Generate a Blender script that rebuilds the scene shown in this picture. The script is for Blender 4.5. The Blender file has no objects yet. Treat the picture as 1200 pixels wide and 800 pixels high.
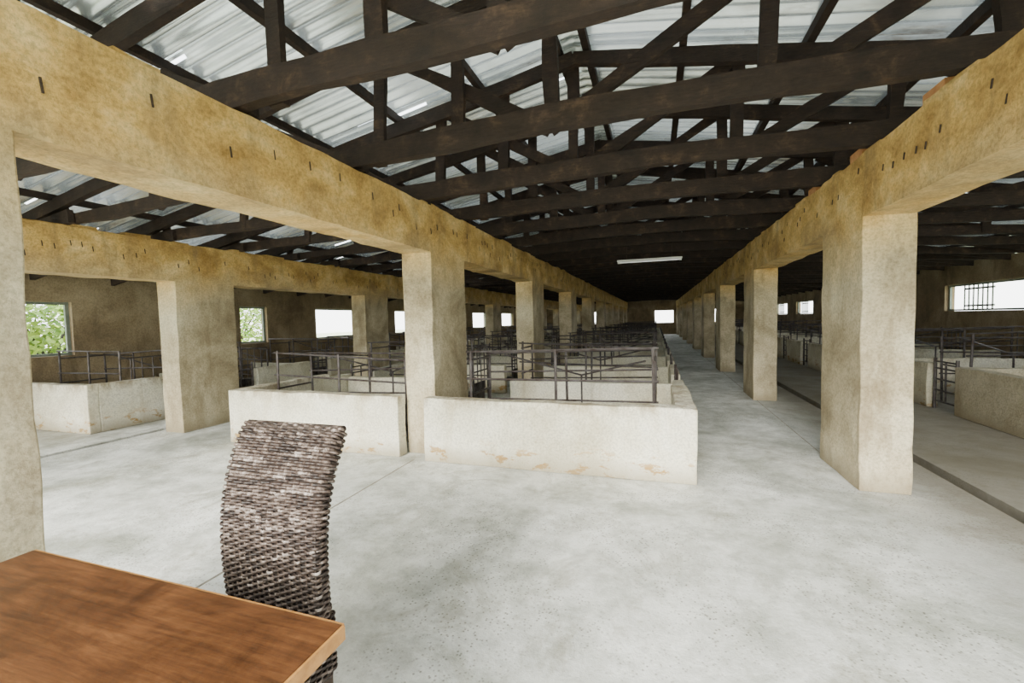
import bpy, math, random
from mathutils import Vector, Matrix, noise
random.seed(7)
SC=bpy.context.scene

# ------------------------------------------------------------ node helpers
def new_mat(name):
    m=bpy.data.materials.new(name); m.use_nodes=True
    nt=m.node_tree; b=nt.nodes['Principled BSDF']
    return m,nt,b
def N(nt,t,**kw):
    n=nt.nodes.new(t)
    for k,v in kw.items():
        if k in n.inputs: n.inputs[k].default_value=v
        else: setattr(n,k,v)
    return n
def ramp(nt,fac,stops):
    r=nt.nodes.new('ShaderNodeValToRGB')
    while len(r.color_ramp.elements)<len(stops): r.color_ramp.elements.new(.5)
    for e,(p,c) in zip(r.color_ramp.elements,stops):
        e.position=p; e.color=(c[0],c[1],c[2],1)
    nt.links.new(fac,r.inputs[0]); return r.outputs[0]
def mix(nt,fac,a,b,mode='MIX'):
    m=nt.nodes.new('ShaderNodeMix'); m.data_type='RGBA'; m.blend_type=mode
    for sock,v in ((m.inputs[0],fac),(m.inputs[6],a),(m.inputs[7],b)):
        if isinstance(v,(int,float)): sock.default_value=v
        elif isinstance(v,tuple): sock.default_value=(v[0],v[1],v[2],1)
        else: nt.links.new(v,sock)
    return m.outputs[2]
def coords(nt,scale=(1,1,1)):
    c=nt.nodes.new('ShaderNodeNewGeometry').outputs['Position']
    mp=nt.nodes.new('ShaderNodeMapping'); mp.inputs['Scale'].default_value=scale
    nt.links.new(c,mp.inputs[0]); return mp.outputs[0]
def noi(nt,vec,s,d=6,r=.6,dist=0):
    n=N(nt,'ShaderNodeTexNoise'); n.inputs['Scale'].default_value=s; n.inputs['Detail'].default_value=d
    n.inputs['Roughness'].default_value=r; n.inputs['Distortion'].default_value=dist
    nt.links.new(vec,n.inputs['Vector']); return n.outputs[0]
def bump(nt,b,h,st,dist=.02):
    bp=nt.nodes.new('ShaderNodeBump'); bp.inputs['Strength'].default_value=st; bp.inputs['Distance'].default_value=dist
    nt.links.new(h,bp.inputs['Height']); nt.links.new(bp.outputs[0],b.inputs['Normal'])
def maprange(nt,v,a,b_,c=0,d=1):
    m=nt.nodes.new('ShaderNodeMapRange'); m.inputs[1].default_value=a;m.inputs[2].default_value=b_
    m.inputs[3].default_value=c;m.inputs[4].default_value=d; nt.links.new(v,m.inputs[0]); return m.outputs[0]
def sepz(nt,which=2):
    g=nt.nodes.new('ShaderNodeNewGeometry'); s=nt.nodes.new('ShaderNodeSeparateXYZ')
    nt.links.new(g.outputs['Position'],s.inputs[0]); return s.outputs[which]
def mth(nt,op,a,b_=None):
    m=nt.nodes.new('ShaderNodeMath'); m.operation=op
    for i,v in enumerate((a,b_)):
        if v is None: continue
        if isinstance(v,(int,float)): m.inputs[i].default_value=v
        else: nt.links.new(v,m.inputs[i])
    return m.outputs[0]

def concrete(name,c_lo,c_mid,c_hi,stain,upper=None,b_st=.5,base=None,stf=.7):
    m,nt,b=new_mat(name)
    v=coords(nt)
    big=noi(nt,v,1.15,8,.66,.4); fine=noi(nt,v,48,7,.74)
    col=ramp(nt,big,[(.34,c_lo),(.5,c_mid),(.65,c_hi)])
    if upper:
        zz=maprange(nt,mth(nt,'ADD',sepz(nt),mth(nt,'MULTIPLY',mth(nt,'SUBTRACT',big,.5),1.2)),1.75,2.35)
        n2=noi(nt,coords(nt,(1,1,1.4)),2.2,8,.68,.3)
        ucol=ramp(nt,n2,[(.34,upper[0]),(.5,upper[1]),(.65,upper[2])])
        col=mix(nt,zz,col,ucol)
    f2=ramp(nt,fine,[(.38,(.48,.48,.46)),(.56,(1,1,1))])
    col=mix(nt,.65,col,f2,'MULTIPLY')
    st=noi(nt,coords(nt,(1,1,.28)),2.6,8,.72,.3)
    sf=ramp(nt,st,[(.52,(0,0,0)),(.70,(1,1,1))])
    col=mix(nt,mth(nt,'MULTIPLY',sf,stf),col,stain)
    sp=noi(nt,v,6,6,.78)
    sf2=ramp(nt,sp,[(.61,(0,0,0)),(.71,(1,1,1))])
    col=mix(nt,mth(nt,'MULTIPLY',sf2,.5),col,tuple(k*.5 for k in stain))
    if base:
        zz=sepz(nt); bz=maprange(nt,zz,.30,.10)
        sn=ramp(nt,noi(nt,coords(nt,(1,1,2.2)),5,5,.7),[(.55,(0,0,0)),(.60,(1,1,1))])
        col=mix(nt,mth(nt,'MULTIPLY',mth(nt,'MULTIPLY',bz,sn),.95),col,base)
        tz=maprange(nt,zz,.54,.67)
        sn2=ramp(nt,noi(nt,coords(nt,(1,1,.4)),7,6,.7),[(.44,(0,0,0)),(.58,(1,1,1))])
        col=mix(nt,mth(nt,'MULTIPLY',mth(nt,'MULTIPLY',tz,sn2),.75),col,(.26,.19,.10))
    zz=sepz(nt); b2=maprange(nt,mth(nt,'SUBTRACT',zz,mth(nt,'MULTIPLY',fine,.25)),.06,-.10)
    col=mix(nt,mth(nt,'MULTIPLY',b2,.65),col,(.24,.20,.125))
    nt.links.new(col,b.inputs['Base Color']); b.inputs['Roughness'].default_value=.92
    h=mth(nt,'ADD',mth(nt,'MULTIPLY',noi(nt,v,24,8,.74),.6),big)
    bump(nt,b,h,b_st,.03)
    return m
M={}
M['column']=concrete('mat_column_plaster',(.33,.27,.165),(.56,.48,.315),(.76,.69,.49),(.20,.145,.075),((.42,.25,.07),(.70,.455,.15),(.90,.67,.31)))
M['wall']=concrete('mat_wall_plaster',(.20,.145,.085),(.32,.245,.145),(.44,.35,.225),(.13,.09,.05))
M['low']=concrete('mat_lime_wall',(.62,.58,.43),(.82,.79,.63),(.92,.90,.77),(.44,.36,.20),base=(.42,.23,.04),stf=.45)
M['lowd']=concrete('mat_grey_wall',(.38,.33,.22),(.52,.47,.34),(.66,.62,.48),(.26,.20,.12),stf=.6)
def floor_mat():
    m,nt,b=new_mat('mat_concrete_floor')
    v=coords(nt)
    big=noi(nt,v,.7,8,.68,.6); mid=noi(nt,v,3.5,8,.75); fine=noi(nt,v,70,4,.7)
    col=ramp(nt,big,[(.36,(.44,.46,.41)),(.48,(.68,.70,.67)),(.62,(.90,.92,.90))])
    col=mix(nt,.7,col,ramp(nt,mid,[(.36,(.48,.49,.45)),(.57,(1,1,1))]),'MULTIPLY')
    vo=N(nt,'ShaderNodeTexVoronoi'); vo.inputs['Scale'].default_value=46; nt.links.new(v,vo.inputs['Vector'])
    sp=ramp(nt,vo.outputs['Distance'],[(.14,(.26,.24,.20)),(.32,(1,1,1))])
    patch=ramp(nt,noi(nt,v,1.3,6,.65),[(.42,(0,0,0)),(.56,(1,1,1))])
    col=mix(nt,mth(nt,'MULTIPLY',patch,.8),col,mix(nt,1.0,col,sp,'MULTIPLY'))
    st=ramp(nt,noi(nt,v,1.7,9,.78,.8),[(.52,(0,0,0)),(.66,(1,1,1))])
    col=mix(nt,mth(nt,'MULTIPLY',st,.6),col,(.28,.27,.20))
    x=sepz(nt,0); wob=mth(nt,'MULTIPLY',mth(nt,'SUBTRACT',mid,.5),1.6)
    right=maprange(nt,mth(nt,'ADD',x,wob),1.5,2.2)
    left=maprange(nt,mth(nt,'ADD',x,wob),-6.9,-7.6)
    dirt=mth(nt,'MAXIMUM',mth(nt,'MULTIPLY',right,.8),mth(nt,'MULTIPLY',left,.4))
    col=mix(nt,dirt,col,(.17,.145,.10))
    nt.links.new(col,b.inputs['Base Color']); b.inputs['Roughness'].default_value=.7
    h=mth(nt,'ADD',mth(nt,'MULTIPLY',fine,.15),mid)
    bump(nt,b,h,.45,.02)
    return m
M['floor']=floor_mat()
def timber_mat():
    m,nt,b=new_mat('mat_dark_timber')
    v=coords(nt,(1,1,1)); n=noi(nt,v,5,8,.7,.3); f=noi(nt,coords(nt,(3,18,18)),4,6,.7)
    col=ramp(nt,n,[(.3,(.012,.007,.005)),(.55,(.036,.020,.013)),(.75,(.12,.07,.042))])
    col=mix(nt,.7,col,ramp(nt,f,[(.3,(.3,.3,.3)),(.65,(1.,1.,1.))]),'MULTIPLY')
    nt.links.new(col,b.inputs['Base Color']); b.inputs['Roughness'].default_value=.8
    bump(nt,b,f,.6,.01); return m
M['timber']=timber_mat()
def roof_mat():
    m,nt,b=new_mat('mat_galvanised_sheet')
    v=coords(nt); n=noi(nt,v,1.1,7,.65,.2)
    col=ramp(nt,n,[(.3,(.54,.59,.56)),(.5,(.78,.84,.81)),(.7,(.93,.98,.96))])
    r=noi(nt,coords(nt,(.5,2.5,1)),1.6,7,.7)
    rf=ramp(nt,r,[(.56,(0,0,0)),(.70,(1,1,1))])
    col=mix(nt,mth(nt,'MULTIPLY',rf,.65),col,(.16,.10,.055))
    nt.links.new(col,b.inputs['Base Color']); b.inputs['Metallic'].default_value=.8
    b.inputs['Roughness'].default_value=.25
    tr=nt.nodes.new('ShaderNodeBsdfTranslucent'); nt.links.new(col,tr.inputs[0])  # translucency added to the metal sheets to brighten them and the interior
    ms=nt.nodes.new('ShaderNodeMixShader')
    pn=ramp(nt,noi(nt,coords(nt,(.35,1.1,1)),1.0,2,.4),[(.40,(0,0,0)),(.60,(1,1,1))])
    near=maprange(nt,sepz(nt,1),10,5,.3,1)  # the added translucent glow is cut back towards the far end
    nt.links.new(mth(nt,'MULTIPLY',mth(nt,'ADD',mth(nt,'MULTIPLY',pn,.06),.018),near),ms.inputs[0])
    nt.links.new(b.outputs[0],ms.inputs[1]); nt.links.new(tr.outputs[0],ms.inputs[2])
    nt.links.new(ms.outputs[0],nt.nodes['Material Output'].inputs[0]); return m
M['roof']=roof_mat()
def simple(name,c1,c2,scale,rough,metal=0,bs=.2):
    m,nt,b=new_mat(name); v=coords(nt); n=noi(nt,v,scale,6,.65)
    nt.links.new(ramp(nt,n,[(.35,c1),(.65,c2)]),b.inputs['Base Color'])
    b.inputs['Roughness'].default_value=rough; b.inputs['Metallic'].default_value=metal
    bump(nt,b,n,bs,.005); return m
M['steel']=simple('mat_rusty_steel',(.045,.03,.025),(.13,.12,.12),9,.5,.4)
M['iron']=simple('mat_iron',(.03,.02,.015),(.08,.05,.03),20,.7)
M['brick']=simple('mat_brick',(.45,.20,.08),(.60,.32,.13),20,.9)
M['dark']=simple('mat_gutter_dirt',(.05,.04,.028),(.10,.08,.055),6,.9)
M['joint']=simple('mat_joint_dirt',(.20,.18,.14),(.40,.38,.32),9,.9)
M['frame']=simple('mat_window_frame',(.16,.20,.17),(.24,.28,.24),9,.6)
M['ground']=simple('mat_ground',(.42,.48,.26),(.66,.66,.48),.8,.95)
M['leaf']=simple('mat_leaf',(.07,.18,.015),(.34,.46,.07),3,.6)
M['white']=simple('mat_lamp_housing',(.75,.75,.73),(.8,.8,.78),5,.4)
def emis(name,c,s):
    m,nt,b=new_mat(name); v=coords(nt); n=noi(nt,v,3,2)
    b.inputs['Base Color'].default_value=(1,1,1,1)
    nt.links.new(ramp(nt,n,[(.0,c),(1.,(1,1,1))]),b.inputs['Emission Color']); b.inputs['Emission Strength'].default_value=s; return m
M['tube']=emis('mat_tube_glow',(.95,.97,1),.35)
def table_mat():
    m,nt,b=new_mat('mat_varnished_wood')
    g=noi(nt,coords(nt,(1.2,16,16)),3,8,.72,.4); n=noi(nt,coords(nt),3,8,.76,.5)
    col=ramp(nt,g,[(.32,(.060,.023,.008)),(.5,(.115,.044,.014)),(.70,(.18,.076,.026))])
    col=mix(nt,.8,col,ramp(nt,n,[(.38,(.34,.31,.30)),(.58,(1.,1.,1.))]),'MULTIPLY')
    nt.links.new(col,b.inputs['Base Color'])
    rr=maprange(nt,n,.3,.7,.36,.6); nt.links.new(rr,b.inputs['Roughness'])
    b.inputs['Specular IOR Level'].default_value=.35
    bump(nt,b,g,.12,.003); return m
M['table']=table_mat()
M['tedge']=simple('mat_table_edge',(.32,.145,.035),(.46,.23,.065),30,.5)
def wicker_mat():
    m,nt,b=new_mat('mat_wicker')
    g=nt.nodes.new('ShaderNodeNewGeometry'); v=coords(nt,(1.6,1,1.0))
    n=noi(nt,v,34,4,.75); n2=noi(nt,coords(nt,(1,1,.5)),9,4,.6)
    k=mth(nt,'ADD',mth(nt,'MULTIPLY',g.outputs['Random Per Island'],.30),mth(nt,'MULTIPLY',n,.8))
    col=ramp(nt,k,[(.38,(.016,.010,.008)),(.54,(.055,.036,.028)),(.67,(.145,.108,.088)),(.80,(.44,.39,.355))])
    col=mix(nt,.5,col,ramp(nt,n2,[(.36,(.50,.46,.43)),(.58,(1,1,1))]),'MULTIPLY')
    nt.links.new(col,b.inputs['Base Color']); b.inputs['Roughness'].default_value=.55
    bump(nt,b,n,.3,.002); return m
M['wicker']=wicker_mat()
M['wcore']=simple('mat_wicker_core',(.02,.012,.008),(.04,.028,.02),30,.8)

# ------------------------------------------------------------ mesh builder
class MB:
    def __init__(s): s.v=[];s.f=[];s.m=[];s.mats=[]
    def mi(s,k):
        if k not in s.mats: s.mats.append(k)
        return s.mats.index(k)
    def box(s,x0,x1,y0,y1,z0,z1,mat):
        b=len(s.v); i=s.mi(mat)
        s.v+=[(x,y,z) for x in(x0,x1) for y in(y0,y1) for z in(z0,z1)]
        for q in((0,1,3,2),(4,6,7,5),(0,4,5,1),(2,3,7,6),(0,2,6,4),(1,5,7,3)):
            s.f.append(tuple(b+a for a in q)); s.m.append(i)
    def bar(s,p0,p1,w,h,mat,segs=1,jit=0,up=(0,0,1),seed=0,bow=0):
        p0=Vector(p0);p1=Vector(p1);d=(p1-p0).normalized();u=Vector(up)
        if abs(d.dot(u))>.98: u=Vector((1,0,0))
        side=d.cross(u).normalized(); u=side.cross(d).normalized()
        i=s.mi(mat); b=len(s.v)
        for k in range(segs+1):
            t=k/segs; c=p0.lerp(p1,t)+u*bow*4*t*(1-t)
            if jit: c+=Vector((noise.noise((seed*3.1,t*4,1)),noise.noise((seed*3.1,t*4,5)),noise.noise((seed*3.1,t*4,9))))*jit
            ww=w*(1+ (noise.noise((seed*1.7,t*7,2))*.35 if jit else 0)); hh=h*(1+(noise.noise((seed*2.3,t*6,3))*.35 if jit else 0))
            for a,e in((-1,-1),(1,-1),(1,1),(-1,1)): s.v.append(tuple(c+side*a*ww/2+u*e*hh/2))
        for k in range(segs):
            for a in range(4):
                q=b+k*4+a; q2=b+k*4+(a+1)%4; s.f.append((q,q2,q2+4,q+4)); s.m.append(i)
        s.f.append((b+3,b+2,b+1,b)); s.m.append(i); e=b+segs*4; s.f.append((e,e+1,e+2,e+3)); s.m.append(i)
    def tube(s,p0,p1,r,mat,n=6):
        p0=Vector(p0);p1=Vector(p1);d=(p1-p0).normalized();u=Vector((0,0,1))
        if abs(d.dot(u))>.98:u=Vector((1,0,0))
        a=d.cross(u).normalized();c=a.cross(d); b=len(s.v);i=s.mi(mat)
        for p in(p0,p1):
            for k in range(n):
                t=2*math.pi*k/n; s.v.append(tuple(p+a*r*math.cos(t)+c*r*math.sin(t)))
        for k in range(n):
            k2=(k+1)%n; s.f.append((b+k,b+k2,b+n+k2,b+n+k)); s.m.append(i)
        s.f.append(tuple(b+k for k in reversed(range(n))));s.m.append(i);s.f.append(tuple(b+n+k for k in range(n)));s.m.append(i)
    def strand(s,pts,nrm,ups,rt,rh,mat,closed=True,n=6):
        b=len(s.v);i=s.mi(mat);L=len(pts)
        for p,q,u in zip(pts,nrm,ups):
            for k in range(n):
                t=2*math.pi*k/n; s.v.append(tuple(p+q*rt*math.cos(t)+u*rh*math.sin(t)))
        for j in range(L if closed else L-1):
            j2=(j+1)%L
            for k in range(n):
                k2=(k+1)%n; s.f.append((b+j*n+k,b+j*n+k2,b+j2*n+k2,b+j2*n+k)); s.m.append(i)
    def rbox(s,x0,x1,y0,y1,z0,z1,mat,step=.25,amp=.01):
        i=s.mi(mat); b=len(s.v)
        nx=max(1,round((x1-x0)/step));ny=max(1,round((y1-y0)/step));nz=max(1,round((z1-z0)/step)); idx={}
        def vert(a,c,e):
            k=(a,c,e)
            if k not in idx:
                p=Vector((x0+(x1-x0)*a/nx,y0+(y1-y0)*c/ny,z0+(z1-z0)*e/nz))
                q=p+noise.noise_vector(p*2.7)*amp+noise.noise_vector(p*9)*amp*.5
                if e==0 and z0<=.001: q.z=p.z
                idx[k]=len(s.v); s.v.append(tuple(q))
            return idx[k]
        for a in range(nx):
            for c in range(ny):
                for e,fl in((0,1),(nz,0)):
                    q=(vert(a,c,e),vert(a+1,c,e),vert(a+1,c+1,e),vert(a,c+1,e)); s.f.append(q[::-1] if fl else q);s.m.append(i)
        for a in range(nx):
            for e in range(nz):
                for c,fl in((0,0),(ny,1)):
                    q=(vert(a,c,e),vert(a+1,c,e),vert(a+1,c,e+1),vert(a,c,e+1)); s.f.append(q[::-1] if fl else q);s.m.append(i)
        for c in range(ny):
            for e in range(nz):
                for a,fl in((0,1),(nx,0)):
                    q=(vert(a,c,e),vert(a,c+1,e),vert(a,c+1,e+1),vert(a,c,e+1)); s.f.append(q[::-1] if fl else q);s.m.append(i)
    def mesh(s,name,smooth=False):
        me=bpy.data.meshes.new(name); me.from_pydata(s.v,[],s.f)
        for k in s.mats: me.materials.append(M[k])
        me.polygons.foreach_set('material_index',s.m)
        if smooth: me.polygons.foreach_set('use_smooth',[True]*len(s.f))
        me.update(); return me
    def obj(s,name,smooth=False,bevel=0,loc=None,parent=None):
        o=bpy.data.objects.new(name,s.mesh(name,smooth)); SC.collection.objects.link(o)
        if bevel:
            md=o.modifiers.new('bevel','BEVEL'); md.width=bevel; md.segments=2; md.limit_method='ANGLE'; md.angle_limit=1.0
        if loc: o.location=loc
        if parent: o.parent=parent
        return o
def inst(me,name,loc,rz=0,sc=(1,1,1)):
    o=bpy.data.objects.new(name,me); SC.collection.objects.link(o); o.location=loc; o.rotation_euler=(0,0,rz); o.scale=sc; return o

# ------------------------------------------------------------ dimensions
XL,XR,W=-2.28,1.55,.35
X2=-6.17
Y1,D,S=4.16,.87,4.03
ZB,ZT=2.2,2.69
YF,YE=-1.2,38.0
WL,WR=-9.3,6.8
RX,RZ,SL=-.72,4.0,.18
def roofz(x): return RZ-SL*abs(x-RX)

# ------------------------------------------------------------ floor
b=MB()
b.box(WL,-6.78,YF,YE,-.1,0,'floor'); b.box(-6.66,2.34,YF,YE,-.1,0,'floor'); b.box(2.47,WR,YF,YE,-.1,0,'floor')
b.box(WL,WR,YF,YE,-.2,-.09,'dark')
b.box(-2.45,-2.435,YF,Y1-.2,-.005,.002,'joint')
b.box(1.60,1.61,5.1,YE,-.005,.002,'joint')
b.obj('floor')
g=MB(); g.box(-60,60,-40,90,-.5,-.2,'ground'); g.obj('ground')

# ------------------------------------------------------------ columns and beams
for k in range(-1,9):
    y=Y1+k*S
    for x0,zb in((XL-W,ZB),(XR,ZB),(X2-W,2.08)):
        c=MB(); c.rbox(x0,x0+W,y,y+D,0,zb+.01,'column',.12,.010)
        c.obj('concrete_column',bevel=.008)
def beam(x0,zb,zt,hooks,bricks=False):
    c=MB(); c.rbox(x0,x0+W,YF,YE,zb,zt,'column',.12,.014)
    random.seed(int(abs(x0)*10))
    y=YF
    while y<16:
        l=random.uniform(.12,.45)
        if random.random()<.5: c.rbox(x0+.02,x0+W-.02,y,y+l,zt-.02,zt+random.uniform(.01,.04),'column',.06,.014)
        y+=l
    y=.3
    while y<12:
        z=zb+random.uniform(.2,.4)
        if hooks=='R': c.bar((x0+W+.004,y,z),(x0+W+.006,y+.005,z-.06),.008,.006,'iron',1)
        else: c.bar((x0-.004,y,z),(x0-.006,y+.005,z-.045),.008,.006,'iron',1)
        y+=random.choice([.10,.14,.3,.4])
    if bricks:
        for k in range(0,4):
            y=2.01+k*1.064; c.rbox(x0+.02,x0+.24,y+.12,y+.34,zt+.01,zt+.08,'brick',.08,.006)
    c.obj('concrete_beam')
beam(XL-W,ZB,ZT,'R'); beam(XR,ZB,ZT,'L',True); beam(X2-W,2.08,2.6,'R')

# ------------------------------------------------------------ outer walls with openings
def wall_open(name,x0,x1,ops,z0,z1,ztop):
    c=MB(); y=YF
    for ya,yb in ops:
        c.box(x0,x1,y,ya,-.1,ztop,'wall')
        c.box(x0,x1,ya,yb,-.1,z0,'wall'); c.box(x0,x1,ya,yb,z1,ztop,'wall'); y=yb
    c.box(x0,x1,y,YE,-.1,ztop,'wall'); c.obj(name)
LO=[(-.2,.6),(3.9,4.6),(7.7,8.45),(10.1,11.9),(14.1,15.9),(17.7,19.5),(21.4,23.4),(26.0,28.3),(30.4,32.4),(34.4,36.4)]
RO=[(-.9,1.6),(3.1,5.6),(7.1,9.6),(11.15,13.65),(15.2,17.7),(19.2,21.7),(23.2,25.7),(27.3,29.8),(31.3,33.8)]
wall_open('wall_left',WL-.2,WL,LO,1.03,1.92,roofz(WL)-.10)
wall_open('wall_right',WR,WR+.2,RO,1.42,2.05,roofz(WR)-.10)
c=MB()
FO=[(-7.9,-7.0),(-5.2,-4.2),(-.1,1.35),(3.6,4.8)]
x=WL-.2
for xa,xb in FO:
    c.box(x,xa,YE,YE+.2,-.1,2.45,'wall'); c.box(xa,xb,YE,YE+.2,-.1,.95,'wall'); c.box(xa,xb,YE,YE+.2,1.95,2.45,'wall'); x=xb
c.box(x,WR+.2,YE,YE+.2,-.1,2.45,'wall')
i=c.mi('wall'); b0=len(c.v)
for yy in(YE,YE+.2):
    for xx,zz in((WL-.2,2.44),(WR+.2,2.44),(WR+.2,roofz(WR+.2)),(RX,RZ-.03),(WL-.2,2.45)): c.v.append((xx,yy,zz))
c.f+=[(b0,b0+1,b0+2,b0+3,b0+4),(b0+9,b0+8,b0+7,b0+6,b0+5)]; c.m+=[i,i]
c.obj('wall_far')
wi=0
def win_long(x,ya,yb,z0,z1,bars):
    global wi; wi+=1
    c=MB(); t=.025
    for z in(z0+t,z1-t): c.bar((x,ya,z),(x,yb,z),.05,.04,'frame')
    for y in(ya+t,yb-t): c.bar((x,y,z0),(x,y,z1),.05,.04,'frame')
    if bars:
        ym=ya+(yb-ya)*.78
        for k in range(7):
            y=ym-.9+k*.15; c.tube((x,y,z0+.03),(x,y,z1-.03),.014,'frame')
        c.bar((x,ym-.95,z0+.12),(x,ym+.0,z0+.12),.03,.04,'frame'); c.bar((x,ym-.95,z1-.12),(x,ym,z1-.12),.03,.04,'frame')
    c.obj('window_%d'%wi)
for ya,yb in LO: win_long(WL-.1,ya,yb,1.03,1.92,False)
for j,(ya,yb) in enumerate(RO): win_long(WR+.1,ya,yb,1.42,2.05,True)

# ------------------------------------------------------------ corrugated roof
def sheet(xa,xb,c,seed):
    lam=.15; amp=.027; per=8
    ny=int((YE+.6-(YF-.4))/lam*per); n_x=24
    i=c.mi('roof'); b=len(c.v); random.seed(seed)
    for a in range(n_x+1):
        x=xa+(xb-xa)*a/n_x
        for k in range(ny+1):
            y=YF-.4+k*lam/per
            z=roofz(x)+amp*math.sin(2*math.pi*k/per)+.04+.012*noise.noise((x*.9,y*.4,0))
            c.v.append((x,y,z))
    holes=set()
    for q in range(220):
        a=random.randrange(n_x); k=random.randrange(ny-4)
        for e in range(random.choice([1,1,2])): holes.add((a,k+e))
    for a in range(n_x):
        for k in range(ny):
            if (a,k) in holes: continue
            q=b+a*(ny+1)+k; c.f.append((q,q+1,q+ny+2,q+ny+1)); c.m.append(i)
c=MB(); sheet(RX,WR+.8,c,1); sheet(WL-.8,RX,c,2)
c.bar((RX,YF-.4,RZ+.08),(RX,YE+.6,RZ+.08),.35,.02,'roof'); c.obj('ceiling',smooth=True)
c=MB()
xs=[RX-.12,RX+.12]+[RX-.95*k for k in range(1,10)]+[RX+.95*k for k in range(1,8)]
for j,x in enumerate(xs):
    z=roofz(x)-.03
    c.bar((x,YF-.3,z),(x,YE+.1,z),.06,.075,'timber',40,.03,seed=j+.3)
c.obj('roof_purlins')

# ------------------------------------------------------------ trusses
def truss(seed):
    c=MB(); sd=seed*10
    rt=lambda x:roofz(x)-.145
    c.bar((RX,0,rt(RX)),(WL-.05,0,rt(WL-.05)),.06,.14,'timber',14,.03,seed=sd+1)
    c.bar((RX,0,rt(RX)),(WR+.05,0,rt(WR+.05)),.06,.14,'timber',12,.03,seed=sd+2)
    c.bar((-2.85,.0,2.785),(2.15,.0,2.785),.075,.17,'timber',14,.03,seed=sd+3,bow=.07)
    c.bar((-2.3,.07,2.78),(-6.6,.07,2.69),.06,.13,'timber',8,.03,seed=sd+4)
    c.bar((-6.1,-.0,2.69),(WL-.1,-.0,2.35),.06,.12,'timber',6,.02,seed=sd+5)
    c.bar((1.7,.07,2.78),(WR+.1,.07,2.52),.06,.13,'timber',8,.03,seed=sd+6)
    for j,x in enumerate([-2.12,-1.42,-.73,.68,1.78,-3.6,-4.9,-6.34,3.2,4.7]):
        zl=2.76
        if x in(-.73,.68,-1.42): zl=2.82
        if x<-3: zl=2.70
        if x>2.5: zl=2.70-(x-2.5)*.04
        c.bar((x+random.uniform(-.04,.04),.064,zl-.02),(x,.064,rt(x)+.08),.05,.10,'timber',3,.015,up=(1,0,0),seed=sd+7+j)
    for j,(xa,za,xb) in enumerate([(-.73,2.84,-2.05),(-.73,2.84,.62),(.68,2.84,1.75),(-2.4,2.78,-3.6),(-4.9,2.72,-3.65),(3.2,2.7,1.9),(3.2,2.7,4.6)]):
        c.bar((xa,.12,za),(xb,.12,rt(xb)),.045,.10,'timber',4,.02,seed=sd+20+j)
    return c.mesh('roof_truss')
TM=[truss(i) for i in range(4)]
for k in range(-3,34):
    y=2.01+k*1.064
    inst(TM[k%4],'roof_truss',(0,y,0))

# ------------------------------------------------------------ low pen walls
LT=.66
def lw(name,segs,mat='low'):
    c=MB()
    for s_ in segs: c.rbox(*s_,mat,.16,.012)
    return c.obj(name,bevel=.012)
lw('pen_wall',[(-5.08,XL-W,3.98,4.13,0,LT),(-5.08,-4.93,4.13,5.6,0,LT)])
lw('pen_wall',[(XL-.02,.33,3.94,4.10,0,LT),(.16,.33,4.10,5.3,0,LT)])
def pen_block(x0,x1,y0,n,pitch,side_r,side_l,h=.52):
    for k in range(n):
        y=y0+k*pitch
        segs=[(x0+.14,x1-.14,y+pitch-.12,y+pitch,0,h-.04)]
        if side_r: segs.append((x1-.13,x1,y+.62,y+pitch,0,h))
        if side_l: segs.append((x0,x0+.13,y+.62,y+pitch,0,h))
        lw('pen_wall',segs,'low')
pen_block(-5.08,-2.70,4.13,16,2.015,False,True,.60)
pen_block(-2.20,.33,4.13,16,2.015,True,False,.60)
pen_block(-9.25,-7.45,3.85,16,2.015,True,False,.62)
pen_block(3.86,6.75,7.5,14,2.015,False,True,.66)
lw('pen_wall',[(3.86,4.01,1.2,7.5,0,.67),(4.01,6.75,7.36,7.5,0,.67),(4.01,6.75,4.3,4.44,0,.67)],'lowd')
lw('pen_wall',[(-9.25,-7.45,3.78,3.92,0,.68),(-7.6,-7.45,3.92,4.75,0,.68)])

# ------------------------------------------------------------ farrowing crates
def crate(L,seed):
    random.seed(seed); c=MB(); r=.0125
    for y,zt in((0,1.10),(.62,1.02)):
        sl=random.uniform(-.10,.06)
        for x in(0,L*.5,L): c.tube((x,y,0),(x+random.uniform(-.03,.03),y,zt+sl*x/L+.01),.016,'steel')
        for z in(.45,.78,zt):
            c.tube((-.04,y,z+random.uniform(-.02,.02)),(L+.04,y,z+sl+random.uniform(-.03,.03)),r,'steel')
    for x in(0,L):
        for z in(.6,1.0): c.tube((x,0,z),(x,.62,z),r,'steel')
    c.tube((L*.5,0,1.06),(L*.5,.62,1.0),.012,'steel')
    for k in range(1,4): c.tube((L,.62*k/4,.28),(L,.62*k/4,1.0),.010,'steel')
    c.tube((L*.1,.62,1.02),(L*.55,1.05,.72),r,'steel'); c.tube((L*.55,1.05,.72),(L*.95,.62,.95),r,'steel')
    c.tube((L*.55,1.05,.72),(L*.55,1.05,0),r,'steel')
    c.box(L-.34,L-.04,.12,.5,.16,.2,'steel'); c.box(L-.36,L-.33,.12,.5,.0,.36,'steel'); c.box(L-.05,L-.02,.12,.5,.0,.4,'steel')
    return c.mesh('farrowing_crate')
CM=[crate(2.0,i) for i in range(3)]
CS=[crate(1.45,i+5) for i in range(2)]
for k in range(16):
    y=4.42+k*2.015
    inst(CM[k%3],'farrowing_crate',(-2.02,y+.1,0)); inst(CM[(k+1)%3],'farrowing_crate',(-4.85,y+.1,0))
    inst(CS[k%2],'farrowing_crate',(-9.15,y-.1,0))
    if k<14: inst(CM[(k+2)%3],'farrowing_crate',(4.25,y+3.5,0))
inst(CM[0],'farrowing_crate',(4.3,5.2,0))
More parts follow.
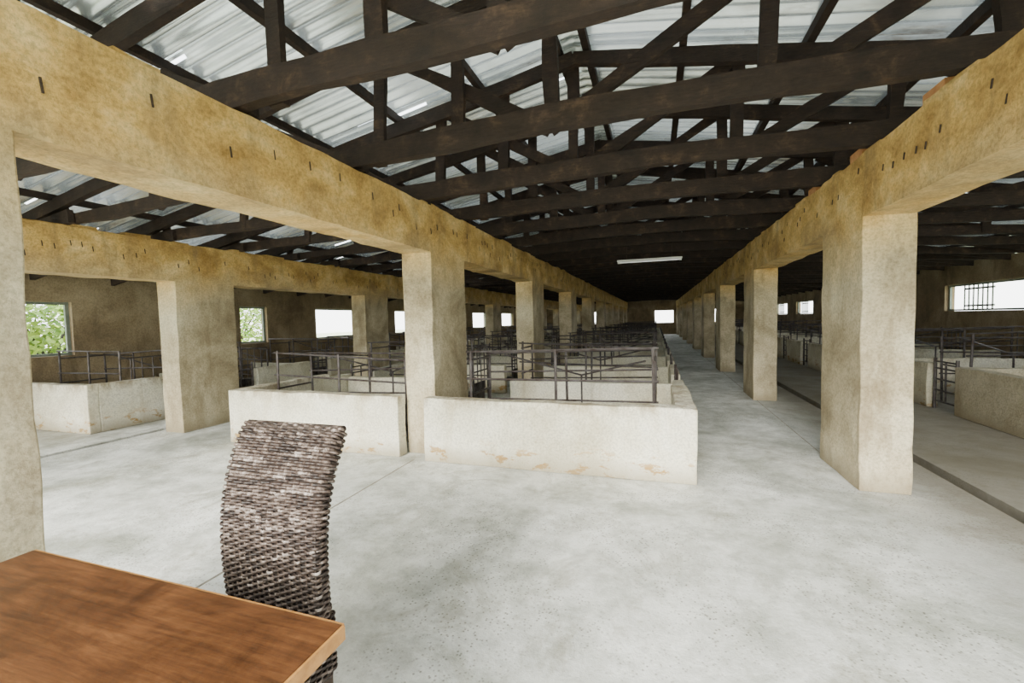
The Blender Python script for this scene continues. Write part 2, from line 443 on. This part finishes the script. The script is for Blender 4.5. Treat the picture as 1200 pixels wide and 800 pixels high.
def gate(w,h):
    c=MB()
    for y in(0,w): c.tube((0,y,0),(0,y,h+.05),.02,'steel')
    for z in(.12,.28,.44,.6,h): c.tube((0,0,z),(0,w,z),.013,'steel')
    c.tube((0,w/2,.12),(0,w/2,h),.012,'steel'); return c.mesh('pen_gate')
GM=gate(.5,.70)
for k in range(1,15):
    y=4.13+k*2.015+.06
    inst(GM,'pen_gate',(.26,y,0)); inst(GM,'pen_gate',(-5.0,y,0)); inst(GM,'pen_gate',(-7.52,y-.28,0))
    inst(GM,'pen_gate',(3.93,y+1.36,0))

# ------------------------------------------------------------ tube lamp under the trusses
def lamp(x,y,z,L=1.2):
    c=MB(); c.box(-L/2,L/2,-.02,.02,.0,.03,'white'); c.tube((-L/2+.03,0,-.018),(L/2-.03,0,-.018),.011,'tube',8)
    for s in(-1,1):
        c.box(s*(L/2-.03)-.02,s*(L/2-.03)+.02,-.015,.015,-.035,.0,'white'); c.tube((s*.4,0,.03),(s*.4,0,.3),.004,'iron')
    o=c.obj('fluorescent_lamp',loc=(x,y,z)); return o
lamp(-.12,8.5,2.50,1.15)

# ------------------------------------------------------------ table
T=bpy.data.objects.new('wooden_table',None); SC.collection.objects.link(T)
c=MB(); c.box(-1.90,-.70,-.05,.80,.722,.75,'table'); c.obj('top',bevel=.003,parent=T)
c=MB(); c.box(-.703,-.693,-.05,.80,.715,.748,'tedge'); c.box(-1.9,-.70,.797,.806,.715,.748,'tedge'); c.obj('edge_band',parent=T)
c=MB(); c.box(-1.84,-.76,.02,.045,.62,.722,'table');c.box(-1.84,-.76,.70,.725,.62,.722,'table')
c.box(-1.84,-1.815,.02,.725,.62,.722,'table');c.box(-.785,-.76,.02,.725,.62,.722,'table'); c.obj('apron',parent=T)
for j,(x,y) in enumerate([(-1.84,.02),(-.82,.02),(-1.84,.665),(-.82,.665)]):
    c=MB(); c.box(x,x+.06,y,y+.06,0,.722,'table'); c.obj('leg_%d'%(j+1),bevel=.003,parent=T)

# ------------------------------------------------------------ wicker chair
CH=bpy.data.objects.new('wicker_dining_chair',None); SC.collection.objects.link(CH)
def rr_loop(hx,hy,r,step=.0055):
    pts=[]
    segs=[((-hx+r,-hy),(hx-r,-hy),(0,-1)),((hx,-hy+r),(hx,hy-r),(1,0)),((hx-r,hy),(-hx+r,hy),(0,1)),((-hx,hy-r),(-hx,-hy+r),(-1,0))]
    cs=[(hx-r,-hy+r,-90),(hx-r,hy-r,0),(-hx+r,hy-r,90),(-hx+r,-hy+r,180)]
    for (a,b_,n),(cx,cy,a0) in zip(segs,cs):
        L=math.dist(a,b_); k=max(1,int(L/step))
        for j in range(k): t=j/k; pts.append((a[0]+(b_[0]-a[0])*t,a[1]+(b_[1]-a[1])*t,n[0],n[1]))
        m=max(2,int(r*1.57/step))
        for j in range(m):
            an=math.radians(a0+90*j/m); pts.append((cx+r*math.cos(an),cy+r*math.sin(an),math.cos(an),math.sin(an)))
    return pts
def weave(c,cen,up,fwd,hx,hy,r,row,phase):
    lp=rr_loop(hx,hy,r); P=[];Nn=[];U=[]
    n=len(lp); nst=max(8,int(n*.0055/.024)//2*2)
    for j,(x,y,nx,ny) in enumerate(lp):
        a=math.sin(math.pi*nst*j/n+math.pi*(row%2))*.0060
        nn=Vector((1,0,0))*nx+fwd*ny
        P.append(cen+Vector((1,0,0))*x+fwd*y+nn*a+up*noise.noise((row*.7,j*.05,phase))*.003); Nn.append(nn); U.append(up)
    k=0; random.seed(row*13+phase)
    while k<n:
        l=random.choice([4,5,9,9,13,18,26]); e=min(n,k+l)
        idx=[q%n for q in range(k,e+1)]
        c.strand([P[q] for q in idx],[Nn[q] for q in idx],[U[q] for q in idx],.0034,.0060,'wicker',closed=False,n=5); k=e
XC=-1.29; RP=.0105
spine=[(1.160,.43),(1.150,.55),(1.148,.68),(1.160,.80),(1.188,.91),(1.232,1.01),(1.272,1.075)]
def catmull(P,n):
    out=[]
    for i in range(len(P)-1):
        p0=P[max(0,i-1)];p1=P[i];p2=P[i+1];p3=P[min(len(P)-1,i+2)]
        for k in range(n):
            t=k/n
            out.append(tuple(.5*((2*p1[j])+(-p0[j]+p2[j])*t+(2*p0[j]-5*p1[j]+4*p2[j]-p3[j])*t*t+(-p0[j]+3*p1[j]-3*p2[j]+p3[j])*t**3) for j in(0,1)))
    out.append(P[-1]); return out
sp=catmull(spine,40)
c=MB(); acc=0; row=0; stakes=[]
for a,b_ in zip(sp,sp[1:]):
    acc+=math.dist(a,b_)
    if acc>=row*RP:
        up=Vector((0,b_[0]-a[0],b_[1]-a[1])).normalized(); fwd=Vector((0,up.z,-up.y))
        t=row/64; hx=.213+.014*t
        hy=.030*(1 if t<.93 else max(.4,1-(t-.93)*6))
        weave(c,Vector((XC,b_[0],b_[1])),up,fwd,hx,hy,min(.024,hy*.8),row,1); stakes.append((Vector((XC,b_[0],b_[1])),up,fwd)); row+=1
e=stakes[-1]
for s_ in range(10):
    xa=-.222+.0444*s_
    c.strand([e[0]+e[1]*.008+Vector((xa+q*.0148,0,0)) for q in range(4)],[e[2]]*4,[e[1]]*4,.015,.010,'wicker',closed=False,n=8)
c.obj('woven_back',smooth=True,parent=CH)
c=MB(); i=c.mi('wcore')
for p,u,f in stakes:
    for x,y in((-.209,-.026),(.209,-.026),(.209,.026),(-.209,.026)): c.v.append(tuple(p+Vector((x,0,0))+f*y*.95))
for k in range(len(stakes)-1):
    for a in range(4):
        q=k*4+a;q2=k*4+(a+1)%4; c.f.append((q,q2,q2+4,q+4)); c.m.append(i)
c.obj('back_core',parent=CH)
c=MB()
SY0,SY1=.74,1.195
for row in range(19):
    z=.252+row*RP
    weave(c,Vector((XC,(SY0+SY1)/2,z)),Vector((0,0,1)),Vector((0,1,0)),.225,(SY1-SY0)/2,.03,row,2)
for j in range(39):
    y=SY0+.012+j*.011; random.seed(j); q0=0
    while q0<78:
        q1=min(78,q0+random.choice([5,9,14,20])); P=[];Nn=[];U=[]
        for q in range(q0,q1+1):
            x=-.215+.43*q/78; P.append(Vector((XC+x,y,.452+.005*math.sin(q*.72+math.pi*j)))); Nn.append(Vector((0,0,1))); U.append(Vector((0,1,0)))
        c.strand(P,Nn,U,.0034,.0064,'wicker',closed=False,n=5); q0=q1
c.obj('woven_seat',smooth=True,parent=CH)
c=MB(); c.box(XC-.216,XC+.216,SY0+.010,SY1-.010,.25,.446,'wcore'); c.obj('seat_core',parent=CH)
for j,(x,y) in enumerate([(-.21,SY0+.02),(.165,SY0+.02),(-.21,SY1-.06),(.165,SY1-.06)]):
    c=MB(); c.box(XC+x,XC+x+.045,y,y+.045,0,.27,'iron'); c.obj('leg_%d'%(j+1),bevel=.004,parent=CH)

# ------------------------------------------------------------ greenery outside
def shrub(seed,R,H):
    random.seed(seed); c=MB(); i=c.mi('leaf')
    c.tube((0,0,-.2),(.05,0,H*.5),.07,'timber')
    for k in range(6):
        a=k*1.05; c.tube((.05,0,H*.35),(math.cos(a)*R*.6,math.sin(a)*R*.6,H*.75),.03,'timber')
    for k in range(3200):
        u=Vector((random.gauss(0,1),random.gauss(0,1),random.gauss(0,1))).normalized()
        rr=random.uniform(.4,1)**.5; rr*=1+.25*noise.noise(u*2+Vector((seed,0,0)))
        p=Vector((u.x*R*rr,u.y*R*rr,H*.55+u.z*H*.5*rr))
        a=Vector((random.uniform(-1,1),random.uniform(-1,1),random.uniform(-.6,.6))).normalized(); q=a.cross(u).normalized()
        s=random.uniform(.06,.11); b=len(c.v)
        c.v+=[tuple(p-a*s),tuple(p+q*s*.45),tuple(p+a*s),tuple(p-q*s*.45)]; c.f.append((b,b+1,b+2,b+3)); c.m.append(i)
    return c.mesh('leafy_shrub')
SM=[shrub(1,1.5,3.0),shrub(2,1.7,2.6)]
for j,(x,y) in enumerate([(-12.9,4.4),(-13.3,6.1),(-14.9,8.6),(-14.5,2.3),(-17,14)]):
    inst(SM[j%2],'leafy_shrub',(x,y,-.3),j*1.3)

# ------------------------------------------------------------ light
w=bpy.data.worlds.new('World'); SC.world=w; w.use_nodes=True; nt=w.node_tree; bg=nt.nodes['Background']
tc=nt.nodes.new('ShaderNodeTexCoord'); se=nt.nodes.new('ShaderNodeSeparateXYZ'); nt.links.new(tc.outputs['Generated'],se.inputs[0])
cr=ramp(nt,maprange(nt,se.outputs[2],-.1,.9),[(0,(1,1,.97)),(1,(.82,.91,1.0))])
nt.links.new(cr,bg.inputs[0]); bg.inputs[1].default_value=6.8
sl=bpy.data.lights.new('Sun','SUN'); sl.energy=12; sl.angle=math.radians(30); sl.color=(1,.95,.84)
so=bpy.data.objects.new('sun',sl); SC.collection.objects.link(so)
so.rotation_euler=Vector((.12,1.0,-.46)).to_track_quat('-Z','Y').to_euler()

# ------------------------------------------------------------ camera
yaw,pitch,roll,f,h=.3215,.0494,.0231,508.47,1.45
fw=Vector((-math.sin(yaw)*math.cos(pitch),math.cos(yaw)*math.cos(pitch),-math.sin(pitch)))
r0=Vector((math.cos(yaw),math.sin(yaw),0)); u0=r0.cross(fw)
r=(r0*math.cos(roll)-u0*math.sin(roll)).normalized(); u=r.cross(fw)
cd=bpy.data.cameras.new('Camera'); cd.sensor_width=36; cd.lens=f*36/1200; cd.clip_start=.02; cd.clip_end=300
co=bpy.data.objects.new('camera',cd); SC.collection.objects.link(co)
co.matrix_world=Matrix(((r.x,u.x,-fw.x,0),(r.y,u.y,-fw.y,0),(r.z,u.z,-fw.z,h),(0,0,0,1)))
SC.camera=co
